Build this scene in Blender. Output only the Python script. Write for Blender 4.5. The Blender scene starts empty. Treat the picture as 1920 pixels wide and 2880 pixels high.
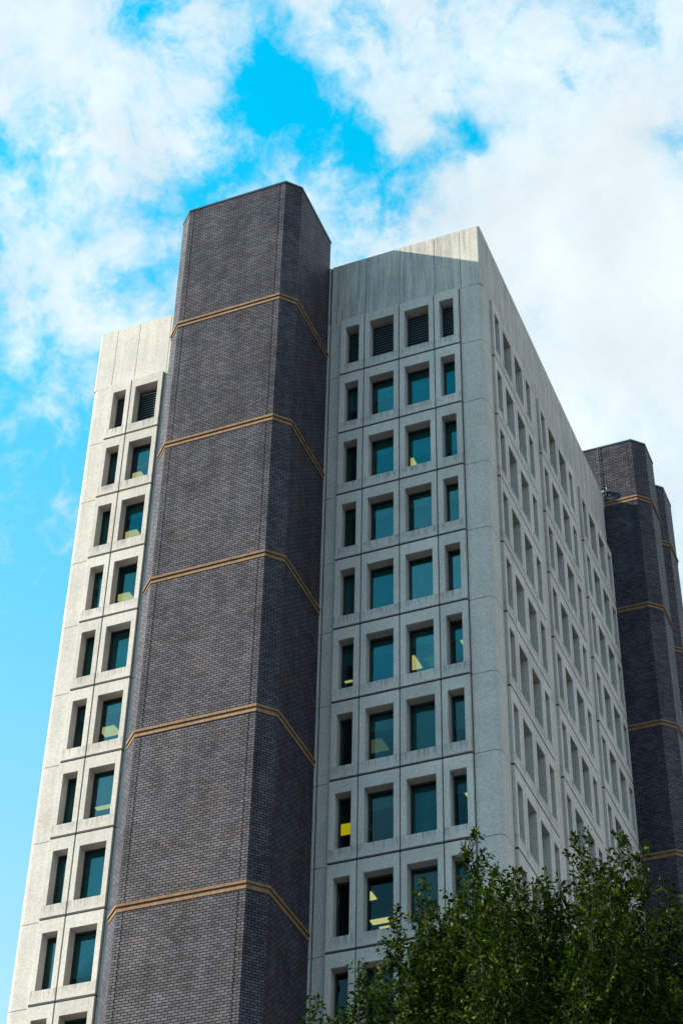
import bpy, bmesh, math, random
import numpy as np
from mathutils import Vector, Matrix
R = math.radians
C = bpy.context.scene.collection
S = bpy.context.scene
rnd = random.Random(7)
G = 66.4            # height of the top row's sill line above the pavement
FH = 3.8            # storey height

# ------------------------------------------------------------------ camera
cam = bpy.data.cameras.new("camera"); co = bpy.data.objects.new("camera", cam); C.objects.link(co)
def camera_axes(yaw, pitch, roll):
    f = Vector((math.sin(yaw)*math.cos(pitch), math.cos(yaw)*math.cos(pitch), math.sin(pitch)))
    r = Vector((math.cos(yaw), -math.sin(yaw), 0)); u = r.cross(f)
    return r*math.cos(roll)+u*math.sin(roll), -r*math.sin(roll)+u*math.cos(roll), f
E_YAW, E_PITCH, E_ROLL = (-0.401298, 0.70858, 0.023369)
r_, u_, f_ = camera_axes(E_YAW, E_PITCH, E_ROLL)
co.matrix_world = Matrix(((r_.x, u_.x, -f_.x, 18.5660), (r_.y, u_.y, -f_.y, -60.2669), (r_.z, u_.z, -f_.z, G-64.7747), (0, 0, 0, 1)))
cam.sensor_fit = 'VERTICAL'; cam.sensor_height = 36; cam.lens = 67.66
cam.clip_end = 2000; cam.clip_start = 0.1
S.camera = co
S.render.resolution_x, S.render.resolution_y = 682, 1024

# ------------------------------------------------------------------ sun, exposure
SUN = Vector((2.0, 1.0, -1.2)).normalized()      # direction the light travels
sl = bpy.data.lights.new("sun", 'SUN'); sl.energy = 5.0; sl.angle = R(0.5); sl.color = (1.0, 0.90, 0.74)
so = bpy.data.objects.new("sun", sl); C.objects.link(so)
so.rotation_euler = SUN.to_track_quat('-Z', 'Y').to_euler(); so.location = (-80, -40, 120)
vs = S.view_settings
vs.view_transform = 'Standard'; vs.look = 'None'; vs.gamma = 1; vs.exposure = 1.2; vs.use_curve_mapping = False

# ------------------------------------------------------------------ world: tinted clear sky with broken cloud
W = bpy.data.worlds.new("World"); S.world = W; W.use_nodes = True
wt = W.node_tree; wt.nodes.clear()
class NT:
    def __init__(s, t): s.t = t
    def n(s, typ, **kw):
        nd = s.t.nodes.new(typ)
        for k, v in kw.items():
            if k.startswith('i_'):
                key = k[2:]; key = int(key) if key.isdigit() else key.replace('_', ' ')
                s.put(nd.inputs[key], v)
            else: setattr(nd, k, v)
        return nd
    def put(s, sock, v):
        if hasattr(v, 'bl_idname') and hasattr(v, 'is_linked') and hasattr(v, 'node'): s.t.links.new(v, sock)
        else: sock.default_value = v
    def m(s, op, a, b=None, c=None, clamp=False):
        nd = s.t.nodes.new('ShaderNodeMath'); nd.operation = op; nd.use_clamp = clamp
        for i, v in enumerate((a, b, c)):
            if v is not None: s.put(nd.inputs[i], v)
        return nd.outputs[0]
    def vm(s, op, a, b=None, sc=None):
        nd = s.t.nodes.new('ShaderNodeVectorMath'); nd.operation = op
        s.put(nd.inputs[0], a)
        if b is not None: s.put(nd.inputs[1], b)
        if sc is not None: s.put(nd.inputs[3], sc)
        return nd.outputs['Value'] if op in ('DOT_PRODUCT', 'LENGTH') else nd.outputs[0]
    def mix(s, f, a, b, blend='MIX'):
        nd = s.t.nodes.new('ShaderNodeMix'); nd.data_type = 'RGBA'; nd.blend_type = blend; nd.clamp_factor = True
        s.put(nd.inputs[0], f); s.put(nd.inputs[6], a); s.put(nd.inputs[7], b)
        return nd.outputs[2]
    def noise(s, vec, scale, detail=4, rough=0.5, out=0, dist=0.0):
        nd = s.t.nodes.new('ShaderNodeTexNoise'); s.put(nd.inputs['Vector'], vec)
        nd.inputs['Scale'].default_value = scale; nd.inputs['Detail'].default_value = detail
        nd.inputs['Roughness'].default_value = rough; nd.inputs['Distortion'].default_value = dist
        return nd.outputs[out]
    def rng(s, v, a, b, c=0.0, d=1.0, smooth=False):
        nd = s.t.nodes.new('ShaderNodeMapRange'); s.put(nd.inputs[0], v)
        if smooth: nd.interpolation_type = 'SMOOTHSTEP'
        for i, x in enumerate((a, b, c, d)): nd.inputs[i+1].default_value = x
        return nd.outputs[0]
w = NT(wt)
tc = w.n('ShaderNodeTexCoord').outputs['Generated']
sky = w.n('ShaderNodeTexSky', sky_type='NISHITA', sun_disc=False, sun_elevation=math.asin(-SUN.z), sun_rotation=math.atan2(-SUN.x, -SUN.y) % (2*math.pi), altitude=50, air_density=1.0, dust_density=0.6, ozone_density=1.0)
SKY_TINT = (0.0, 3.3, 3.15, 1)
sep = w.n('ShaderNodeSeparateXYZ', i_Vector=tc)
tint = w.mix(w.rng(sep.outputs[2], 0.40, 0.78), (2.7, 2.9, 2.4, 1), SKY_TINT)
tint = w.mix(w.rng(sep.outputs[2], 0.08, 0.40), (0.75, 0.95, 1.35, 1), tint)
blue = w.mix(1.0, sky.outputs[0], tint, 'MULTIPLY')
# ragged cloud field, a function of the direction in the sky
wob = w.vm('SUBTRACT', w.noise(tc, 9, 5, 0.62, out=1), (0.5, 0.5, 0.5))
dirn = w.vm('NORMALIZE', w.vm('ADD', tc, w.vm('SCALE', wob, sc=0.05)))
BLUE = [(-26.43, 52.34, 0.91, 1.0), (-22.65, 51.06, 0.8, 1.25), (-18.17, 51.41, 0.75, 1.25), (-20.63, 50.19, 0.7, 1.2), (-33.19, 54.57, 0.8, 1.1), (-28.2, 54.9, .8, .6), (-37.5, 49.5, .5, .4), (-21.92, 55.33, 0.52, .9), (-9.48, 54.19, 0.6, .9), (-12.56, 54.82, 0.55, .7), (-30.27, 49.34, 0.65, .3), (-34.76, 48.51, 0.52, .3), (-38.43, 51.06, 0.45, .4), (-26.62, 54.06, 0.52, .6), (-15.62, 52.55, 0.78, .6), (-36.3, 40.8, 1.9, .5), (-29.12, 50.94, 0.78, .5), (-36.2, 44.47, 1.04, .15), (-34.77, 35.6, 2.9, .9), (-12.88, 52.88, 0.39, .5), (-33.5, 29.0, 3.5, 1.0), (-30, 47.5, .7, .4), (-24.2, 52.3, .7, .7), (-157, 41, 13, .2), (-150, 30, 34, 0.75)]
WHITE = [(-34.68, 52.93, 1.68, .5), (-17.83, 53.87, 1.68, .6), (-21.03, 51.57, 0.6, .9), (-12.28, 48.96, 3.24, 1.2), (-35.51, 46.88, 1.43, .5), (-34.12, 50.74, 1.68, .6), (-22.6, 49.43, 1.17, .6), (-11.23, 43.76, 3.89, 1.5), (-38.04, 53.62, 1.3, .6), (-25.43, 55.2, 0.78, .4), (-34.22, 42.78, 0.78, .5), (-30.54, 52.09, 0.78, .4), (-23.17, 53.91, 0.78, .4), (-9.65, 52.48, 0.78, .5), (-29.27, 54.53, 0.65, .3), (66, 36, 30, 1.6)]  # last entry: out-of-view cloud bank added to brighten the side wall
acc = None
for sgn, lst in ((-1, BLUE), (1, WHITE)):
    for az, el, sig, wgt in lst:
        d = Vector((math.sin(R(az))*math.cos(R(el)), math.cos(R(az))*math.cos(R(el)), math.sin(R(el))))
        e = w.m('EXPONENT', w.m('MULTIPLY', w.m('SUBTRACT', w.vm('DOT_PRODUCT', dirn, tuple(d)), 1.0), 1.0/R(sig*1.15)**2))
        acc = w.m('MULTIPLY_ADD', e, sgn*wgt, acc if acc is not None else 0.0)
streak = w.vm('MULTIPLY', tc, (1.0, 1.0, 0.8))
nz = w.noise(streak, 15, 10, 0.62, dist=0.6)
fine = w.noise(dirn, 46, 9, 0.64)
fld = w.m('ADD', w.m('MULTIPLY', w.m('SUBTRACT', nz, 0.5), 2.4), w.m('MULTIPLY', w.m('SUBTRACT', fine, 0.5), 2.1))
fld = w.m('ADD', fld, w.m('MULTIPLY_ADD', acc, 0.62, w.rng(sep.outputs[1], 0.25, 0.6, 0.04, -0.05)))
cov = w.rng(fld, -0.46, 0.62, 0.0, 1.0, True)
thick = w.rng(fld, 0.25, 1.5, 0.0, 1.0, True)
thin = w.rng(w.noise(dirn, 26, 9, 0.66), 0.32, 0.66, 0.62, 1.0)
cov = w.m('MULTIPLY', cov, w.m('MULTIPLY_ADD', w.m('SUBTRACT', 1.0, thin), thick, thin))
CLOUD = 7.2
bright = w.rng(w.noise(streak, 17, 7, 0.55), 0.3, 0.72, 0.88, 1.08)
bright = w.m('MULTIPLY', bright, w.rng(sep.outputs[0], 0.12, 0.6, 1.0, 1.35))   # unseen cloud bank to the right, added and brightened to light the side wall
ccol = w.vm('SCALE', (0.87*CLOUD, 0.985*CLOUD, 1.04*CLOUD), sc=bright)
skycol = w.mix(cov, blue, ccol)
bg = w.n('ShaderNodeBackground', i_Color=skycol, i_Strength=0.06)
wt.links.new(bg.outputs[0], w.n('ShaderNodeOutputWorld').inputs[0])

# ------------------------------------------------------------------ materials
def mat(name):
    m = bpy.data.materials.new(name); m.use_nodes = True
    t = NT(m.node_tree); b = m.node_tree.nodes['Principled BSDF']
    return m, t, b
def plain(name, col, rough=0.6, metal=0.0, spec=0.5):
    m, t, b = mat(name)
    pos = t.n('ShaderNodeNewGeometry').outputs['Position']
    v = t.rng(t.noise(pos, 3, 5), 0.3, 0.7, 0.85, 1.12)
    t.put(b.inputs['Base Color'], t.vm('SCALE', tuple(col), sc=v))
    b.inputs['Roughness'].default_value = rough; b.inputs['Metallic'].default_value = metal
    b.inputs['Specular IOR Level'].default_value = spec
    return m
def concrete(name, col, stain=0.0, grit=1.0):
    m, t, b = mat(name)
    pos = t.n('ShaderNodeNewGeometry').outputs['Position']
    grain = t.m('MULTIPLY', t.rng(t.noise(pos, 24, 3, 0.7), 0.25, 0.75, 1-0.38*grit, 1+0.36*grit), t.rng(t.noise(pos, 9, 3, 0.7), 0.3, 0.7, 1-0.12*grit, 1+0.12*grit))
    blot = t.rng(t.noise(pos, 0.55, 5, 0.6), 0.3, 0.7, 0.90, 1.08)
    f = t.m('MULTIPLY', grain, blot)
    # rain streaks: noise drawn out vertically
    sv = t.vm('MULTIPLY', pos, (3.2, 3.2, 0.16))
    st = t.rng(t.noise(sv, 1.6, 6, 0.65), 0.42, 0.72, 1.0, 1.0-0.10-stain*0.45)
    f = t.m('MULTIPLY', f, st)
    oi = t.n('ShaderNodeObjectInfo').outputs['Random']
    f = t.m('MULTIPLY', f, t.rng(oi, 0, 1, 0.90, 1.08))
    ob = t.n('ShaderNodeSeparateXYZ', i_Vector=t.n('ShaderNodeTexCoord').outputs['Object'])
    under = t.m('MULTIPLY', t.rng(ob.outputs[2], 0.60, 0.56), t.rng(ob.outputs[2], 0.05, 0.40))
    drip = t.rng(t.noise(t.vm('MULTIPLY', pos, (9, 9, 0.5)), 1.0, 5, 0.7), 0.44, 0.66, 0.0, 0.5)
    f = t.m('MULTIPLY', f, t.m('SUBTRACT', 1.0, t.m('MULTIPLY', under, drip)))
    # dark algae specks
    sp = t.rng(t.noise(pos, 7, 6, 0.75), 0.68, 0.78, 1.0, 0.72)
    f = t.m('MULTIPLY', f, sp)
    c = t.mix(t.rng(t.noise(pos, 1.3, 4), 0.35, 0.65), (*col, 1), (col[0]*1.05, col[1]*1.0, col[2]*0.93, 1))
    t.put(b.inputs['Base Color'], t.vm('SCALE', c, sc=f))
    b.inputs['Roughness'].default_value = 0.92; b.inputs['Specular IOR Level'].default_value = 0.25
    bp = t.n('ShaderNodeBump', i_Strength=0.35, i_Distance=0.02, i_Height=t.noise(pos, 30, 3, 0.7))
    t.put(b.inputs['Normal'], bp.outputs[0])
    return m
M = {}
M['concrete'] = concrete('precast_concrete', (0.415, 0.405, 0.39))
M['parapet'] = concrete('parapet_concrete', (0.415, 0.405, 0.39), stain=0.85, grit=0.8)
M['parapet_plain'] = concrete('plain_parapet_concrete', (0.415, 0.405, 0.39), stain=0.1, grit=0.8)
M['joint'] = plain('joint_shadow_sealant', (0.05, 0.05, 0.05), 0.9)
M['sash'] = plain('bronze_window_metal', (0.018, 0.022, 0.022), 0.4, 0.3)
M['louvre'] = plain('louvre_metal', (0.07, 0.11, 0.115), 0.5, 0.2)
M['blind'] = plain('blind_fabric', (0.40, 0.44, 0.43), 0.9)
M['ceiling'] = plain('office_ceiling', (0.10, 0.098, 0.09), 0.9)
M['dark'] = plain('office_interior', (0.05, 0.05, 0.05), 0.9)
M['cap'] = plain('coping_metal', (0.035, 0.045, 0.06), 0.4, 0.4)
M['band'] = concrete('stone_band', (0.185, 0.117, 0.070), stain=0.5, grit=1.5)
M['pipe'] = plain('painted_pipe', (0.03, 0.028, 0.03), 0.7)
M['lamp_metal'] = plain('lamp_metal', (0.30, 0.36, 0.33), 0.4, 0.5)
M['lamp_glass'] = plain('lamp_glass', (0.65, 0.78, 0.72), 0.15)
M['roof'] = plain('roof_felt', (0.10, 0.10, 0.10), 0.95)
def emit(name, col, s):
    m = bpy.data.materials.new(name); m.use_nodes = True; nt = m.node_tree; nt.nodes.clear()
    t = NT(nt); e = t.n('ShaderNodeEmission', i_Color=(*col, 1), i_Strength=s)
    nt.links.new(e.outputs[0], t.n('ShaderNodeOutputMaterial').inputs[0]); return m
M['lit'] = emit('lit_diffuser', (1.0, 0.49, 0.16), 1.35)
M['lit_yellow'] = emit('lit_diffuser_yellow', (1.0, 0.42, 0.005), 1.0)
M['lit_dim'] = emit('dim_diffuser', (1.0, 0.65, 0.25), 0.13)
def glass():
    m = bpy.data.materials.new('tinted_glass'); m.use_nodes = True; nt = m.node_tree; nt.nodes.clear(); t = NT(nt)
    pos = t.n('ShaderNodeNewGeometry').outputs['Position']
    bp = t.n('ShaderNodeBump', i_Strength=0.10, i_Distance=0.06, i_Height=t.noise(pos, 1.1, 2))
    rv = t.n('ShaderNodeObjectInfo').outputs['Random']
    wn = t.n('ShaderNodeTexWhiteNoise', noise_dimensions='1D', i_W=rv)
    nrm = t.vm('NORMALIZE', t.vm('ADD', bp.outputs[0], t.vm('SCALE', t.vm('SUBTRACT', wn.outputs[1], (0.5, 0.5, 0.5)), sc=0.17)))
    fr = t.n('ShaderNodeFresnel', i_IOR=1.55)
    gl = t.n('ShaderNodeBsdfGlossy', i_Color=(0.70, 0.95, 1.0, 1), i_Roughness=0.012, i_Normal=nrm)
    tr = t.n('ShaderNodeBsdfTransparent', i_Color=(0.40, 0.58, 0.58, 1))
    mx = t.n('ShaderNodeMixShader', i_0=t.m('MULTIPLY', fr.outputs[0], 0.29), i_1=tr.outputs[0], i_2=gl.outputs[0])
    nt.links.new(mx.outputs[0], t.n('ShaderNodeOutputMaterial').inputs[0]); return m
M['glass'] = glass()
def brick():
    m, t, b = mat('grey_engineering_brick')
    uv = t.n('ShaderNodeUVMap', uv_map='uv').outputs[0]
    pos = t.n('ShaderNodeNewGeometry').outputs['Position']
    bt = t.n('ShaderNodeTexBrick', offset=0.5, offset_frequency=2, i_Vector=uv, i_Scale=1.0)
    for k, v in (('Brick Width', 0.27), ('Row Height', 0.115), ('Mortar Size', 0.013), ('Mortar Smooth', 0.12), ('Bias', 0.0)): bt.inputs[k].default_value = v
    bt.inputs['Color1'].default_value = (0.011, 0.0105, 0.0125, 1); bt.inputs['Color2'].default_value = (0.025, 0.023, 0.027, 1)
    bt.inputs['Mortar'].default_value = (0.007, 0.007, 0.008, 1)
    b2 = t.n('ShaderNodeTexBrick', offset=0.5, offset_frequency=2, i_Vector=uv, i_Scale=1.0)
    for k, v in (('Brick Width', 0.27), ('Row Height', 0.115), ('Mortar Size', 0.0), ('Bias', 0.0)): b2.inputs[k].default_value = v
    b2.inputs['Color1'].default_value = (0, 0, 0, 1); b2.inputs['Color2'].default_value = (1, 1, 1, 1)
    rv = t.n('ShaderNodeSeparateColor', i_Color=b2.outputs[0]).outputs[0]
    body = t.m('SUBTRACT', 1.0, bt.outputs[1])
    big = t.rng(t.noise(pos, 0.6, 6, 0.65), 0.3, 0.7, 0.76, 1.22)
    drift = t.rng(t.noise(t.vm('MULTIPLY', pos, (1.5, 1.5, 0.12)), 1.0, 5, 0.6), 0.35, 0.7, 1.12, 0.78)
    lum = t.m('MULTIPLY', t.m('MULTIPLY', big, drift), t.rng(rv, 0, 1, 0.72, 1.08))
    hue = t.mix(t.rng(t.noise(pos, 0.5, 5, 0.6), 0.50, 0.70, 0, 1), (1, 0.97, 1.06, 1), (1.2, 0.98, 0.93, 1))
    hue2 = t.mix(t.rng(t.noise(t.vm('MULTIPLY', pos, (0.3, 0.3, 1.6)), 0.6, 3), 0.55, 0.7, 0, 0.7), (1, 1, 1, 1), (0.82, 1.06, 1.10, 1))
    c = t.mix(1.0, t.mix(1.0, t.mix(rv, (0.043, 0.040, 0.048, 1), (0.055, 0.052, 0.062, 1)), hue, 'MULTIPLY'), hue2, 'MULTIPLY')
    c = t.mix(bt.outputs[1], t.vm('SCALE', c, sc=lum), (0.006, 0.006, 0.007, 1))
    t.put(b.inputs['Base Color'], c)
    t.put(b.inputs['Specular IOR Level'], t.m('MULTIPLY', body, t.m('MULTIPLY', lum, 0.22)))
    t.put(b.inputs['Roughness'], t.rng(bt.outputs[1], 0, 1, 0.57, 0.95))
    bp = t.n('ShaderNodeBump', i_Strength=0.7, i_Distance=0.01, i_Height=body)
    t.put(b.inputs['Normal'], bp.outputs[0]); return m
M['brick'] = brick()
def leafmat():
    m, t, b = mat('elm_leaf')
    g = t.n('ShaderNodeNewGeometry')
    rp = t.n('ShaderNodeValToRGB'); t.put(rp.inputs[0], g.outputs['Random Per Island'])
    e = rp.color_ramp.elements
    e[0].position = 0; e[0].color = (0.006, 0.016, 0.001, 1); e[1].position = 1; e[1].color = (0.090, 0.115, 0.003, 1)
    x = e.new(0.5); x.color = (0.013, 0.029, 0.001, 1); x = e.new(0.90); x.color = (0.030, 0.051, 0.002, 1); 
    t.put(b.inputs['Base Color'], rp.outputs[0]); b.inputs['Roughness'].default_value = 0.6; b.inputs['Specular IOR Level'].default_value = 0.06
    tl = t.n('ShaderNodeBsdfTranslucent'); t.put(tl.inputs[0], t.vm('MULTIPLY', rp.outputs[0], (1.3, 1.5, 0.6)))
    mx = t.n('ShaderNodeMixShader', i_0=0.20, i_1=b.outputs[0], i_2=tl.outputs[0])
    out = [n for n in m.node_tree.nodes if n.type == 'OUTPUT_MATERIAL'][0]
    m.node_tree.links.new(mx.outputs[0], out.inputs[0]); return m
M['leaf'] = leafmat()
M['bark'] = plain('bark', (0.022, 0.019, 0.014), 0.9)
def ground_mat(name, col, sc):
    m, t, b = mat(name); pos = t.n('ShaderNodeNewGeometry').outputs['Position']
    f = t.m('MULTIPLY', t.rng(t.noise(pos, sc, 6), 0.3, 0.7, 0.8, 1.2), t.rng(t.noise(pos, 60, 3), 0.3, 0.7, 0.85, 1.15))
    t.put(b.inputs['Base Color'], t.vm('SCALE', tuple(col), sc=f)); b.inputs['Roughness'].default_value = 0.9; return m
M['paving'] = ground_mat('paving', (0.075, 0.073, 0.07), 0.4); M['asphalt'] = ground_mat('asphalt', (0.045, 0.045, 0.046), 0.3)

# ------------------------------------------------------------------ helpers
def box(bm, x0, y0, z0, x1, y1, z1, mi=0):
    v = [bm.verts.new(p) for p in ((x0, y0, z0), (x1, y0, z0), (x1, y1, z0), (x0, y1, z0), (x0, y0, z1), (x1, y0, z1), (x1, y1, z1), (x0, y1, z1))]
    for q in ((0, 3, 2, 1), (4, 5, 6, 7), (0, 1, 5, 4), (1, 2, 6, 5), (2, 3, 7, 6), (3, 0, 4, 7)):
        f = bm.faces.new([v[i] for i in q]); f.material_index = mi
def prism(bm, pts, z0, z1):
    a = [bm.verts.new((x, y, z0)) for x, y in pts]; b = [bm.verts.new((x, y, z1)) for x, y in pts]
    n = len(pts)
    for i in range(n): bm.faces.new((a[i], a[(i+1) % n], b[(i+1) % n], b[i]))
    bm.faces.new(a[::-1]); bm.faces.new(b)
def build(name, bm, mats, parent=None, fix=True, smooth=False):
    if fix: bmesh.ops.recalc_face_normals(bm, faces=bm.faces)
    me = bpy.data.meshes.new(name); bm.to_mesh(me); bm.free()
    for k in (mats if isinstance(mats, (list, tuple)) else [mats]): me.materials.append(M[k])
    if smooth: me.shade_smooth()
    o = bpy.data.objects.new(name, me); C.objects.link(o)
    if parent is not None:
        o.parent = parent
        if parent.get('label') and parent.type == 'EMPTY': o.location = -parent.location
    return o
def thing(name, label, cat, loc, group=None):
    o = bpy.data.objects.new(name, None); C.objects.link(o); o.location = loc; o.empty_display_size = 0.5
    o['label'] = label; o['category'] = cat
    if group: o['group'] = group
    return o
def structure(o): o['kind'] = 'structure'; return o
def offset(path, d):
    """offset an open polyline to its left-hand inside by d"""
    out = []; n = len(path)
    for i in range(n):
        a = Vector(path[max(i-1, 0)]); p = Vector(path[i]); c = Vector(path[min(i+1, n-1)])
        ns = []
        for s, e in ((a, p), (p, c)):
            t = e-s
            if t.length > 1e-9: t.normalize(); ns.append(Vector((-t.y, t.x)))
        m = sum(ns, Vector((0, 0))); m.normalize(); k = d/max(0.3, m.dot(ns[0]))
        out.append((p.x+m.x*k, p.y+m.y*k))
    return out
def slab(bm, path, d0, d1, z0, z1): prism(bm, offset(path, d0)+offset(path, d1)[::-1], z0, z1)
def arc(cx, cy, r, a0, a1, n=6): return [(cx+r*math.cos(R(a0+(a1-a0)*i/n)), cy+r*math.sin(R(a0+(a1-a0)*i/n))) for i in range(n+1)]

# ------------------------------------------------------------------ ground
bm = bmesh.new(); box(bm, -900, -900, -1, 900, 900, 0.0); structure(build('ground', bm, 'asphalt'))
bm = bmesh.new(); box(bm, -60, -50, -0.5, 60, 60, 0.13); structure(build('pavement', bm, 'paving'))

# ------------------------------------------------------------------ concrete office block
FW, FF = 0.05, -0.09        # wall plane and front of the window units, metres behind y = 0
NW, WW = 1.262, 1.784       # narrow and wide bays
NO, WO = 0.70, 1.235        # their openings
ZB, ZT = 0.57, 3.09         # opening, above the unit's foot
UH = 3.70                   # unit height (the rest of the storey is the open joint)
GLY = 0.40
def unit_rings(w, ow):
    h = w/2; g = 0.024; b = 0.016
    return [(-h, h, -0.10, UH, FW), (-h+g, h-g, 0, UH-.004, FW), (-h+g, h-g, 0, UH-.004, FF+b), (-h+g+b, h-g-b, b, UH-b, FF),
            (-ow/2-b, ow/2+b, ZB-b, ZT+b, FF), (-ow/2, ow/2, ZB, ZT, FF+b), (-ow/2, ow/2, ZB, ZT, GLY+.07)]
def unit_bm(bm, w, ow, tf0=None, mi=0, mj=1):
    tf = tf0 or (lambda p: p); prev = None; n = 0
    for x0, x1, z0, z1, y in unit_rings(w, ow):
        v = [bm.verts.new(tf((x0, y, z0))), bm.verts.new(tf((x1, y, z0))), bm.verts.new(tf((x1, y, z1))), bm.verts.new(tf((x0, y, z1)))]
        if prev:
            for i in range(4):
                f = bm.faces.new((prev[i], prev[(i+1) % 4], v[(i+1) % 4], v[i])); f.material_index = mi if n else mj
            n += 1
        prev = v
    h = w/2
    tbox(bm, tf, -h+.03, FF+.022, -.055, h-.03, FW-.004, -.003, mj)  # dark strip under the ledge: the underside's shade put into its colour
def tbox(bm, tf, x0, y0, z0, x1, y1, z1, mi=0):
    n0 = len(bm.verts); box(bm, x0, y0, z0, x1, y1, z1, mi); bm.verts.ensure_lookup_table()
    if tf:
        for v in list(bm.verts)[n0:]: v.co = tf(tuple(v.co))
def sash_bm(bm, ow, tf=None, mi=0):
    t = 0.075; a = ow/2-.001; y0, y1 = GLY-.03, GLY+.05
    tbox(bm, tf, -a, y0, ZB+.001, -a+t, y1, ZT-.001, mi); tbox(bm, tf, a-t, y0, ZB+.001, a, y1, ZT-.001, mi)
    tbox(bm, tf, -a+t, y0, ZT-.001-t*1.25, a-t, y1, ZT-.001, mi); tbox(bm, tf, -a+t, y0, ZB+.001, a-t, y1, ZB+t, mi)
def pane_bm(bm, ow, tf=None, mi=0):
    a = ow/2-.075; tbox(bm, tf, -a, GLY+.01, ZB+.075, a, GLY+.016, ZT-.095, mi)
def blind_bm(bm, ow, frac, tf=None, mi=0):
    a = ow/2-.02; zt = ZT+.05; zb = ZT-.1-(ZT-ZB-.1)*frac
    tbox(bm, tf, -a, GLY+.12, zb, a, GLY+.126, zt, mi); tbox(bm, tf, -a, GLY+.11, zb-.03, a, GLY+.135, zb, mi)
def vblind_bm(bm, ow, tf=None, mi=0):
    x = -ow/2+.03
    while x < ow/2-.09:
        n0 = len(bm.verts); box(bm, x, GLY+.12, ZB, x+.085, GLY+.125, ZT+.05, mi); bm.verts.ensure_lookup_table()
        for v in list(bm.verts)[n0:]:
            v.co.y += (v.co.x-x-.042)*0.55
            if tf: v.co = tf(tuple(v.co))
        x += .088
def louvre_bm(bm, ow, tf=None, mi=0):
    n = 15; p = (ZT-ZB)/n
    for i in range(n):
        z = ZB+p*i; n0 = len(bm.verts)
        box(bm, -ow/2+.002, GLY-.06, z+.02, ow/2-.002, GLY+.10, z+.045, mi); bm.verts.ensure_lookup_table()
        for v in list(bm.verts)[n0:]:
            v.co.z += (v.co.y-GLY)*0.75
            if tf: v.co = tf(tuple(v.co))
    tbox(bm, tf, -ow/2+.002, GLY+.2, ZB, ow/2-.002, GLY+.22, ZT, mi+1)
def mesh_of(name, fn, mats):
    bm = bmesh.new(); fn(bm); bmesh.ops.recalc_face_normals(bm, faces=bm.faces)
    me = bpy.data.meshes.new(name); bm.to_mesh(me); bm.free()
    for k in mats: me.materials.append(M[k])
    return me
KIND = {}
for key, w_, ow in (('n', NW, NO), ('w', WW, WO)):
    KIND[key] = dict(w=w_, ow=ow, unit=mesh_of('window', lambda b: unit_bm(b, w_, ow), ['concrete', 'joint']), sash=mesh_of('sash', lambda b: sash_bm(b, ow), ['sash']),
                     pane=mesh_of('pane', lambda b: pane_bm(b, ow), ['glass']), louvre=mesh_of('louvre', lambda b: louvre_bm(b, ow), ['louvre', 'joint']), blinds={})
def blind_mesh(key, f):
    f = round(f, 2); d = KIND[key]['blinds']
    if f not in d: d[f] = mesh_of('blind', (lambda b: vblind_bm(b, KIND[key]['ow'])) if f < 0 else (lambda b: blind_bm(b, KIND[key]['ow'], f)), ['blind'])
    return d[f]
def child(name, me, parent):
    o = bpy.data.objects.new(name, me); C.objects.link(o); o.parent = parent; return o
def place_unit(root, key, x, y, z, rz, row, blind):
    k = KIND[key]
    o = child('window', k['unit'], root); o.location = Vector((x, y, z))-root.location; o.rotation_euler = (0, 0, rz)
    if row == 0: child('louvre', k['louvre'], o); o['label'] = 'louvred opening in the topmost row'; return
    child('sash', k['sash'], o); child('pane', k['pane'], o)
    if blind: child('blind', blind_mesh(key, blind), o)

def storey_walls(bm_wall, bm_joint, path, zfoot, ztop=3.71, rows=17):
    """plain wall along a path in storey-high precast panels with open joints over a dark backing"""
    for k in range(rows):
        z1 = (ztop if k == 0 else -FH*k-.035)+G; z0 = -FH*(k+1)-.065+G if k else -.065+G
        if k: z1 = -FH*(k-1)-.095+G; z0 = -FH*k-.065+G
        else: z1 = ztop+G; z0 = -.065+G
        slab(bm_wall, path, 0, .11, z0, z1)
    slab(bm_wall, path, 0, .11, 0.13, -FH*(rows-1)-.095+G)
    slab(bm_joint, path, .04, .09, 0.13, ztop+G-.01)

def parapet(root, paths, backs, m='parapet'):
    bm = bmesh.new(); bj = bmesh.new()
    for p in paths: slab(bm, p, 0, .30, 3.725+G, 7.87+G)
    for p in backs: slab(bj, p, .05, .28, 3.73+G, 7.84+G)
    build('parapet', bm, m, root); build('parapet_joint', bj, 'joint', root)

# --- main block
BL = thing('office_building', 'grey concrete office block with deep square windows to the right of the big brick tower', 'building', (-7, 11, 0.13))
rc = .26
corner = [(-1.15, FW)]+arc(-FW-rc, FW+rc, rc, -90, 0, 7)+[(-FW, 1.26)]
YE = 21.98
bm = bmesh.new(); bj = bmesh.new()
storey_walls(bm, bj, corner, 0)
storey_walls(bm, bj, [(-14.2, FW), (-7.86, FW)], 0)
bm2 = bmesh.new()
for k in range(17):          # strip between the brick tower and the first windows
    z1 = 3.71+G if k == 0 else -FH*(k-1)-.095+G
    slab(bm, [(-7.80, FW), (-7.262, FW)], 0, .11, -FH*k-.065+G, z1)
slab(bj, [(-7.95, FW), (-7.25, FW)], .09, .2, .13, 3.7+G)
for y0, y1 in ((1.26+6.092, 8.575), (8.575+6.092, 15.84), (15.84+6.092, YE)):
    storey_walls(bm, bj, [(-FW, y0), (-FW, y1)], 0)
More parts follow.
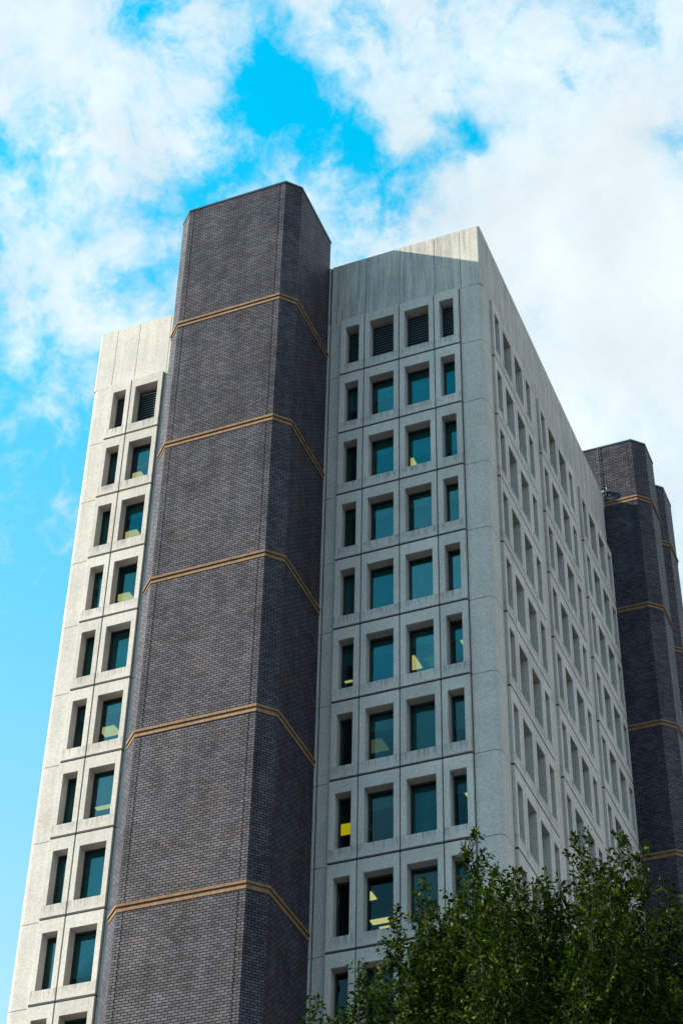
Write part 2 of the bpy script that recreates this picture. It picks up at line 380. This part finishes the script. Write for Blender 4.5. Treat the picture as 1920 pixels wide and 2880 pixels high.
# foot of the facade below the lowest window row, and the two blind sides
zf = -FH*16-.1+G
for p in ([(-7.262, FW), (-1.15, FW)], [(-FW, 1.26), (-FW, 7.352)], [(-FW, 8.575), (-FW, 14.667)], [(-FW, 15.84), (-FW, 21.932)]): slab(bm, p, 0, .2, .13, zf)
slab(bm, [(-FW, YE), (-14.2, YE)], 0, .3, .13, 7.0+G)
build('wall', bm, 'concrete', BL); build('wall_joint', bj, 'joint', BL)
g = .012
fx = [-7.80, -7.25, -5.99, -4.19, -2.40, -1.07]
paths = [[(-14.2, FW), (-7.9, FW)]]+[[(a+(g if i else 0), FW), (b-g, FW)] for i, (a, b) in enumerate(zip(fx[:-1], fx[1:]))]
cpath = [(-1.07+g, FW)]+arc(-FW-.13, FW+.13, .13, -90, 0, 6)+[(-FW, 1.075-g)]
paths.append(cpath)
sy = [1.075, 2.335, 4.075, 5.82, 7.08, 8.575, 9.84, 11.62, 13.40, 14.66, 15.84, 17.1, 18.88, 20.66, YE]
paths += [[(-FW, a+g), (-FW, b-g)] for a, b in zip(sy[:-1], sy[1:])]
parapet(BL, paths, [[(-14.2, FW), (-FW-.13, FW)], [(-FW, FW+.13), (-FW, YE)]])
bm = bmesh.new(); box(bm, -14.2, .3, 7.2+G, -.36, YE-.01, 7.35+G); build('roof', bm, 'roof', BL)
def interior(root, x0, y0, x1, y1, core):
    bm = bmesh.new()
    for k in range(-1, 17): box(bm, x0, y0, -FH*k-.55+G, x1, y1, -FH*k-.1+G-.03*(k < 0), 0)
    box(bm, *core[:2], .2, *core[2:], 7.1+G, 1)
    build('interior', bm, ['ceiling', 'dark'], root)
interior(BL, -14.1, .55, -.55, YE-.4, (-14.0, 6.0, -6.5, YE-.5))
# windows
FB = {1: (.5, .42, .75, .72), 2: (0, .28, .55, .66), 3: (.12, .25, .25, .28), 4: (-1, -1, -1, -1), 5: (.35, .28, .27, .33), 6: (0, .28, 1, .6), 7: (0, .25, 1, .25), 8: (0, 0, .5, .4), 9: (0, .3, .2, .6), 10: (.3, 0, .5, 1)}
cells = []      # (priority, key, x, y, z, rz, row, blind)
xs = [(-7.262+NW/2, 'n'), (-6.0+WW/2, 'w'), (-4.216+WW/2, 'w'), (-2.432+NW/2, 'n')]
for row in range(17):
    for i, (x, key) in enumerate(xs):
        b = FB.get(row, (rnd.choice((0, .3, .6, 1)),)*4)[i]
        pr = row*0.55+(4 if row > 9 else 0)+(2.5 if row == 9 and i else 0)
        cells.append((pr, key, x, 0, -FH*row+G, 0, row, b))
    for gi, y0 in enumerate((1.26, 8.575, 15.84)):
        y = y0
        for key in ('n', 'w', 'w', 'n'):
            k = KIND[key]
            b = rnd.choice((0, 0, .2, .3, .5, .7, 1, -1))
            cells.append((gi*2.6+1.0+row*.62+(3 if row > 8 else 0), key, 0, y+k['w']/2, -FH*row+G, math.pi/2, row, b)); y += k['w']
cells.sort(key=lambda c: c[0])
for pr, key, x, y, z, rz, row, b in cells[:100]: place_unit(BL, key, x, y, z, rz, row, b)
bm = bmesh.new()
for pr, key, x, y, z, rz, row, b in cells[100:]:
    if rz: tf = lambda p, y=y, z=z, x=x: (x-p[1], y+p[0], z+p[2])
    else: tf = lambda p, y=y, z=z, x=x: (x+p[0], y+p[1], z+p[2])
    k = KIND[key]; unit_bm(bm, k['w'], k['ow'], tf, 0, 5)
    if row == 0: louvre_bm(bm, k['ow'], tf, 4)
    else:
        sash_bm(bm, k['ow'], tf, 1); pane_bm(bm, k['ow'], tf, 2)
        if b > 0: blind_bm(bm, k['ow'], b, tf, 3)
rest = build('window', bm, ['concrete', 'sash', 'glass', 'blind', 'louvre', 'joint'], BL); rest['kind'] = 'stuff'
def ceiling_light(root, x, y, row, lx, ly, m):
    z = -FH*row+3.25+G; bm = bmesh.new()
    box(bm, x-lx/2, y-ly/2, z-.045, x+lx/2, y+ly/2, z-.002); o = build('ceiling_light', bm, m, root); return o
for a in ((-4.6, 2.65, 2, .45, 1.0, 'lit'), (-4.62, 2.7, 5, .45, .95, 'lit'), (-7.5, 2.75, 7, 1.6, .75, 'lit_yellow'), (-6.3, 1.9, 8, .5, .6, 'lit'), (-6.35, 3.9, 8, 1.2, .35, 'lit'), (-6.5, 4.55, 8, .6, .35, 'lit'), (-6.4, 2.8, 6, .9, .9, 'lit_dim'),
          (-7.75, 3.0, 5, .35, .12, 'lit'), (-2.12, 2.0, 5, .2, .45, 'lit'), (-2.12, 2.0, 7, .15, .4, 'lit')): ceiling_light(BL, *a)

# --- wing at the left of the tower
WG = thing('office_building_wing', 'sunlit cream concrete wing with paired windows to the left of the big brick tower', 'building', (-17.5, 11, 0.13))
bm = bmesh.new(); bj = bmesh.new()
wl = -20.95
corner = [(wl, 2.0)]+arc(wl+rc, FW+rc, rc, 180, 270, 7)+[(-19.92, FW)]
storey_walls(bm, bj, corner, 0); storey_walls(bm, bj, [(-16.872, FW), (-14.21, FW)], 0)
slab(bm, [(wl, YE), (wl, 2.0)], 0, .3, .13, 3.71+G)
slab(bm, [(-19.92, FW), (-16.872, FW)], 0, .2, .13, zf)
build('wall', bm, 'concrete', WG); build('wall_joint', bj, 'joint', WG)
fx = [-19.92, -18.62, -16.82, -14.21]
paths = [[(a+g, FW), (b-(g if i < 2 else 0), FW)] for i, (a, b) in enumerate(zip(fx[:-1], fx[1:]))]
paths.append([(wl, YE)]+arc(wl+.13, FW+.13, .13, 180, 270, 6)+[(-19.92-g, FW)])
parapet(WG, paths, [[(wl+.13, FW), (-14.21, FW)]], 'parapet_plain')
bm = bmesh.new(); box(bm, wl+.3, .3, 7.2+G, -14.22, YE-.01, 7.35+G); build('roof', bm, 'roof', WG)
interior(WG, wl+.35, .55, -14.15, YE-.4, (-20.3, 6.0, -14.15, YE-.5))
WB = {1: (.6, .45), 2: (.8, .28), 3: (.3, 0), 4: (1, 1), 5: (.25, .22), 6: (.85, .6), 7: (1, 1), 8: (.6, .75), 9: (.3, .5)}
for row in range(17):
    for i, (x, key) in enumerate(((-19.92+NW/2, 'n'), (-18.657+WW/2, 'w'))):
        place_unit(WG, key, x, 0, -FH*row+G, 0, row, WB.get(row, (.4, .4))[i])
for a in ((-19.3, 2.5, 1, .8, .6, 'lit'), (-19.2, 2.6, 2, .8, .7, 'lit'), (-19.28, 2.66, 3, .8, .6, 'lit'), (-19.2, 3.6, 3, .9, .6, 'lit'), (-19.3, 2.75, 5, .8, .7, 'lit'), (-19.3, 3.1, 6, .9, .25, 'lit')): ceiling_light(WG, *a)

# ------------------------------------------------------------------ brick towers
def tower(label, poly, zt, bands, loc, front=(0, 0)):
    """poly runs counter-clockwise from the front left corner; front edge is poly[0]-poly[1]"""
    root = thing('brick_tower', label, 'tower', loc, 'dark brick towers with stone bands')
    pts = list(poly)
    a, b = Vector(pts[0]), Vector(pts[1]); t = (b-a).normalized(); n = Vector((t.y, -t.x)); L = (b-a).length
    ex = []
    for s in (.29, L-.29):      # movement joints cut into the front face
        for q in ((s-.011, 0), (s-.011, -.03), (s+.011, -.03), (s+.011, 0)): p = a+t*q[0]+n*q[1]; ex.append((p.x, p.y))
    outline = [pts[0]]+ex+pts[1:]
    bm = bmesh.new(); uvl = bm.loops.layers.uv.new('uv'); N = len(outline)
    z0 = .13; acc = 0
    lo = [bm.verts.new((x, y, z0)) for x, y in outline]; hi = [bm.verts.new((x, y, zt)) for x, y in outline]
    for i in range(N):
        j = (i+1) % N; d = (Vector(outline[i])-Vector(outline[j])).length
        f = bm.faces.new((lo[i], lo[j], hi[j], hi[i]))
        for l, uv in zip(f.loops, ((acc, z0), (acc+d, z0), (acc+d, zt), (acc, zt))): l[uvl].uv = uv
        acc += d
    bm.faces.new(hi); bm.faces.new(lo[::-1])
    build('shaft', bm, 'brick', root)
    def ring(d):
        n_ = len(pts); out = []
        for i in range(n_):
            p0, p1, p2 = Vector(pts[i-1]), Vector(pts[i]), Vector(pts[(i+1) % n_])
            t1 = (p1-p0).normalized(); t2 = (p2-p1).normalized(); n1 = Vector((t1.y, -t1.x)); n2 = Vector((t2.y, -t2.x))
            m = (n1+n2).normalized(); out.append(p1+m*(d/m.dot(n1)))
        return out
    for z in bands:
        prof = [(-.02, .14), (.05, .13), (.065, .115), (.065, .0), (.004, .006), (.006, -.05), (.035, -.20), (.025, -.22), (-.02, -.225)]
        bm = bmesh.new(); prev = None
        for d, dz in prof:
            v = [bm.verts.new((p.x, p.y, z+dz)) for p in ring(d)]
            if prev:
                for i in range(len(v)): bm.faces.new((prev[i], prev[(i+1) % len(v)], v[(i+1) % len(v)], v[i]))
            prev = v
        build('stone_band', bm, 'band', root)
    bm = bmesh.new(); prev = None
    for d, dz in ((-.3, -.02), (.015, -.05), (.03, -.05), (.03, .06), (-.3, .09)):
        v = [bm.verts.new((p.x, p.y, zt+dz)) for p in ring(d)]
        if prev:
            for i in range(len(v)): bm.faces.new((prev[i], prev[(i+1) % len(v)], v[(i+1) % len(v)], v[i]))
        prev = v
    bm.faces.new(prev); build('coping', bm, 'cap', root)
    return root
tower('large dark brick tower standing in front, between the two concrete fronts',
      [(-13.80, -4.45), (-8.53, -4.45), (-7.93, -3.78), (-7.97, .05), (-8.6, .75), (-13.8, .75), (-14.46, .05), (-14.46, -3.80)],
      9.85+G, [1.62-7.79*k+G for k in range(9)], (-11.2, -1.8, 0.13))
for lab, dy in (('dark brick tower touching the far end of the concrete side wall, floodlight on its face', 0.0), ('dark brick tower farthest right, half hidden behind the other right-hand tower', 4.14)):
    tower(lab, [(-5, 22.0+dy), (1.845, 22.0+dy), (2.5, 22.66+dy), (2.5, 24.43+dy), (1.84, 25.1+dy), (-5, 25.1+dy)], 11.78+G, [7.40-7.7*k+G for k in range(10)], (-1, 23.5+dy, 0.13))
# conduit and floodlight at the roof edge
def tube(bm, pts, r, n=8):
    prev = None
    for i, p in enumerate(pts):
        p = Vector(p); d = (Vector(pts[min(i+1, len(pts)-1)])-Vector(pts[max(i-1, 0)])).normalized()
        s = d.orthogonal().normalized(); q = d.cross(s)
        v = [bm.verts.new(p+s*r*math.cos(2*math.pi*k/n)+q*r*math.sin(2*math.pi*k/n)) for k in range(n)]
        if prev:
            for k in range(n): bm.faces.new((prev[k], prev[(k+1) % n], v[(k+1) % n], v[k]))
        else: bm.faces.new(v[::-1])
        prev = v
    bm.faces.new(prev)
PT = thing('conduit', 'thin dark vertical conduit running up the brick tower above the floodlight', 'pipe', (-.16, 21.95, 7.9+G))
bm = bmesh.new(); tube(bm, [(-.16, 21.95, 7.9+G), (-.16, 21.95, 11.8+G)], .02); tube(bm, [(-.04, 21.965, 7.9+G), (-.04, 21.965, 11.8+G)], .012); build('pipe', bm, 'pipe', PT)
bm = bmesh.new()
for z in (8.6, 9.7, 10.8): box(bm, -.22, 21.93, z+G, .03, 21.998, z+.05+G)
build('clip', bm, 'cap', PT)
FL = thing('floodlight', 'small pale green floodlight on a bracket at the far end of the parapet', 'floodlight', (.02, 21.9, 8.0+G))
bm = bmesh.new(); tube(bm, [(.02, 21.99, 8.05+G), (.02, 21.75, 8.05+G), (.02, 21.62, 8.0+G)], .03); box(bm, -.08, 21.96, 7.95+G, .12, 21.999, 8.15+G); build('bracket', bm, 'cap', FL)
bm = bmesh.new(); tube(bm, [(-.20, 21.62, 7.93+G), (-.12, 21.62, 7.95+G), (.07, 21.62, 8.0+G), (.10, 21.62, 8.01+G)], .095, 14); build('lamp_head', bm, 'lamp_metal', FL)
bm = bmesh.new(); tube(bm, [(-.215, 21.62, 7.925+G), (-.2, 21.62, 7.93+G)], .088, 14); build('lens', bm, 'lamp_glass', FL)
bm = bmesh.new(); box(bm, .16, 21.7, 8.02+G, .34, 21.9, 8.2+G); build('lamp_head', bm, 'cap', FL)
bm = bmesh.new(); box(bm, .19, 21.66, 8.2+G, .21, 21.94, 8.36+G); build('visor', bm, 'lamp_glass', FL)

# ------------------------------------------------------------------ street tree in front
rg = np.random.default_rng(11)
TB = np.array([10.046, -31.502, 0.13]); DH = np.array([-.284, .959, 0]); RT = np.array([.959, .284, 0]); UP = np.array([0, 0, 1.])
TR = thing('street_tree', 'leafy green street tree with upright shoots in front of the concrete corner', 'tree', tuple(TB))
tips = [(-.93, 0, 20.05), (-.45, .5, 19.0), (-.15, -.3, 19.05), (.45, .6, 18.6), (.97, -.3, 19.75), (1.25, .8, 19.2), (1.68, .2, 20.0), (2.0, -.5, 19.3), (2.44, .5, 19.05), (2.8, -.2, 18.4), (-1.35, .7, 18.9), (-1.8, .2, 19.2), (-2.25, -.4, 18.3), (-2.6, .5, 17.7), (-2.95, 0, 17.5), (-3.3, .6, 16.9), (-3.65, -.2, 16.8), (-4.0, .3, 16.0), (3.2, .4, 17.9), (3.6, -.3, 17.0), (0.2, -1.0, 18.4), (1.1, -1.4, 18.6), (-1.2, -1.3, 18.0)]
tips += [(0.1, .9, 18.9), (.35, -.2, 19.0), (.6, .3, 19.2), (-.6, -.8, 18.8), (2.2, .9, 18.7), (3.0, .9, 18.0), (1.4, .1, 19.3), (-1.55, 0, 18.6), (-.05, .1, 18.7), (2.65, -.9, 18.2), (3.35, .2, 18.1), (3.9, .5, 17.2)]
for i in range(54):
    a = rg.uniform(0, 2*math.pi); rr = 4.2*math.sqrt(rg.uniform(.05, 1)); h, d = rr*math.cos(a), rr*math.sin(a)
    top = 18.2-.16*rr*rr*.55+rg.uniform(-1.6, .3)-max(0, -h-1.5)*.5
    tips.append((h, d, top))
segs = []          # (p0, p1, r0, r1)
twigs = []         # (p, dir, length)
def curve(p0, p1, bow, n=8):
    t = np.linspace(0, 1, n)[:, None]
    return p0*(1-t)**2+2*bow*t*(1-t)+p1*t**2
limbs = []
for h, d, zt in tips:
    zt -= .28; tip = TB+RT*h+DH*d+UP*(zt-.13)
    z0 = rg.uniform(3.5, 8.5); p0 = TB+UP*z0
    bow = TB+RT*h*.95+DH*d*.95+UP*(z0+(zt-z0)*.35)
    cv = curve(p0, tip, bow, 14); limbs.append(cv)
    r0 = .085; rr = np.linspace(r0, .006, 14)
    segs.append((cv, rr))
    seglen = np.linalg.norm(np.diff(cv, axis=0), axis=1).sum()
    ntw = int(seglen*17)
    for k in range(ntw):
        t = .28+.72*(k+rg.uniform())/ntw; f = t*13; i = min(int(f), 12); p = cv[i]+(cv[i+1]-cv[i])*(f-i)
        tang = cv[i+1]-cv[i]; tang /= np.linalg.norm(tang)
        a = rg.uniform(0, 2*math.pi); side = RT*math.cos(a)+DH*math.sin(a)
        up = rg.uniform(.55, 1.1); dr = side+tang*up+rg.normal(0, .15, 3); dr /= np.linalg.norm(dr)
        left = (1-t)*seglen
        ln = min(.16+left*.31, 1.15)*rg.uniform(.55, 1.25)
        twigs.append((p, dr, ln))
    twigs.append((cv[-2], (cv[-1]-cv[-2])/np.linalg.norm(cv[-1]-cv[-2]), .55))
    for _ in range(5):
        dr = UP+rg.normal(0, .26, 3); q = cv[rg.integers(9, 13)]; twigs.append((q, dr/np.linalg.norm(dr), rg.uniform(.45, .95)))
P0 = np.array([t[0] for t in twigs]); DR = np.array([t[1] for t in twigs]); LN = np.array([t[2] for t in twigs])
def unit(v): return v/(np.linalg.norm(v, axis=1, keepdims=True)+1e-9)
SV = unit(np.cross(DR, rg.normal(0, 1, DR.shape))); EN = P0+DR*LN[:, None]+UP*LN[:, None]*.12
TWV = list(zip(P0, EN))
cnt = np.maximum(5, (LN/.026).astype(int)); idx = np.repeat(np.arange(len(cnt)), cnt); nl = len(idx)
j = np.arange(nl)-np.repeat(np.cumsum(cnt)-cnt, cnt)
t = ((j+.6)/cnt[idx])[:, None]; sg = np.where(j % 2, 1., -1.)[:, None]
U = lambda a, b: rg.uniform(a, b, (nl, 1))
q = P0[idx]+(EN-P0)[idx]*t
ax = unit(DR[idx]*U(.3, .9)+SV[idx]*sg*U(.5, 1.1)+rg.normal(0, .28, (nl, 3))-UP*U(-.1, .45))
L = U(.085, .138)*(1-.35*t*(t > .85)); wd = L*U(.23, .30)
nn = unit(np.cross(ax, np.cross(UP+rg.normal(0, .5, (nl, 3)), ax))); sd = np.cross(ax, nn)
st = q+ax*.012; md = st+ax*L*.48
LV = np.stack([st, md+sd*wd+nn*wd*.35, st+ax*L-nn*L*.12, md-sd*wd+nn*wd*.35, md], 1)
vt = LV.reshape(-1, 3)-TB
base = np.arange(nl)[:, None]*5
fc = np.concatenate([base+np.array([[0, 4, 1]]), base+np.array([[4, 2, 1]]), base+np.array([[0, 3, 4]]), base+np.array([[3, 2, 4]])], 1).reshape(-1, 3)
me = bpy.data.meshes.new('crown'); me.vertices.add(len(vt)); me.vertices.foreach_set('co', vt.ravel().astype(np.float32))
me.loops.add(fc.size); me.loops.foreach_set('vertex_index', fc.ravel().astype(np.int32)); me.polygons.add(len(fc))
me.polygons.foreach_set('loop_start', np.arange(0, fc.size, 3, dtype=np.int32)); me.update(calc_edges=True); me.materials.append(M['leaf'])
o = bpy.data.objects.new('crown', me); C.objects.link(o); o.parent = TR
bm = bmesh.new()
def taper(bm, cv, rr, n=6):
    prev = None
    for i in range(len(cv)):
        d = Vector(cv[min(i+1, len(cv)-1)]-cv[max(i-1, 0)]).normalized(); s = d.orthogonal().normalized(); q = d.cross(s); p = Vector(cv[i])
        v = [bm.verts.new(p+(s*math.cos(2*math.pi*k/n)+q*math.sin(2*math.pi*k/n))*float(rr[i])) for k in range(n)]
        if prev:
            for k in range(n): bm.faces.new((prev[k], prev[(k+1) % n], v[(k+1) % n], v[k]))
        prev = v
tz = np.array([0, .3, 1, 3, 5, 7, 8.6, 10]); tcv = np.stack([TB+UP*z+RT*.06*math.sin(z)+DH*.05*math.cos(z*1.3) for z in tz])
taper(bm, tcv, np.array([.34, .26, .22, .2, .18, .15, .11, .05]), 12)
for cv, rr in segs: taper(bm, cv, rr)
for p, e in TWV: taper(bm, np.array([p, e]), np.array([.006, .0025]), 3)
build('trunk', bm, 'bark', TR, smooth=True)
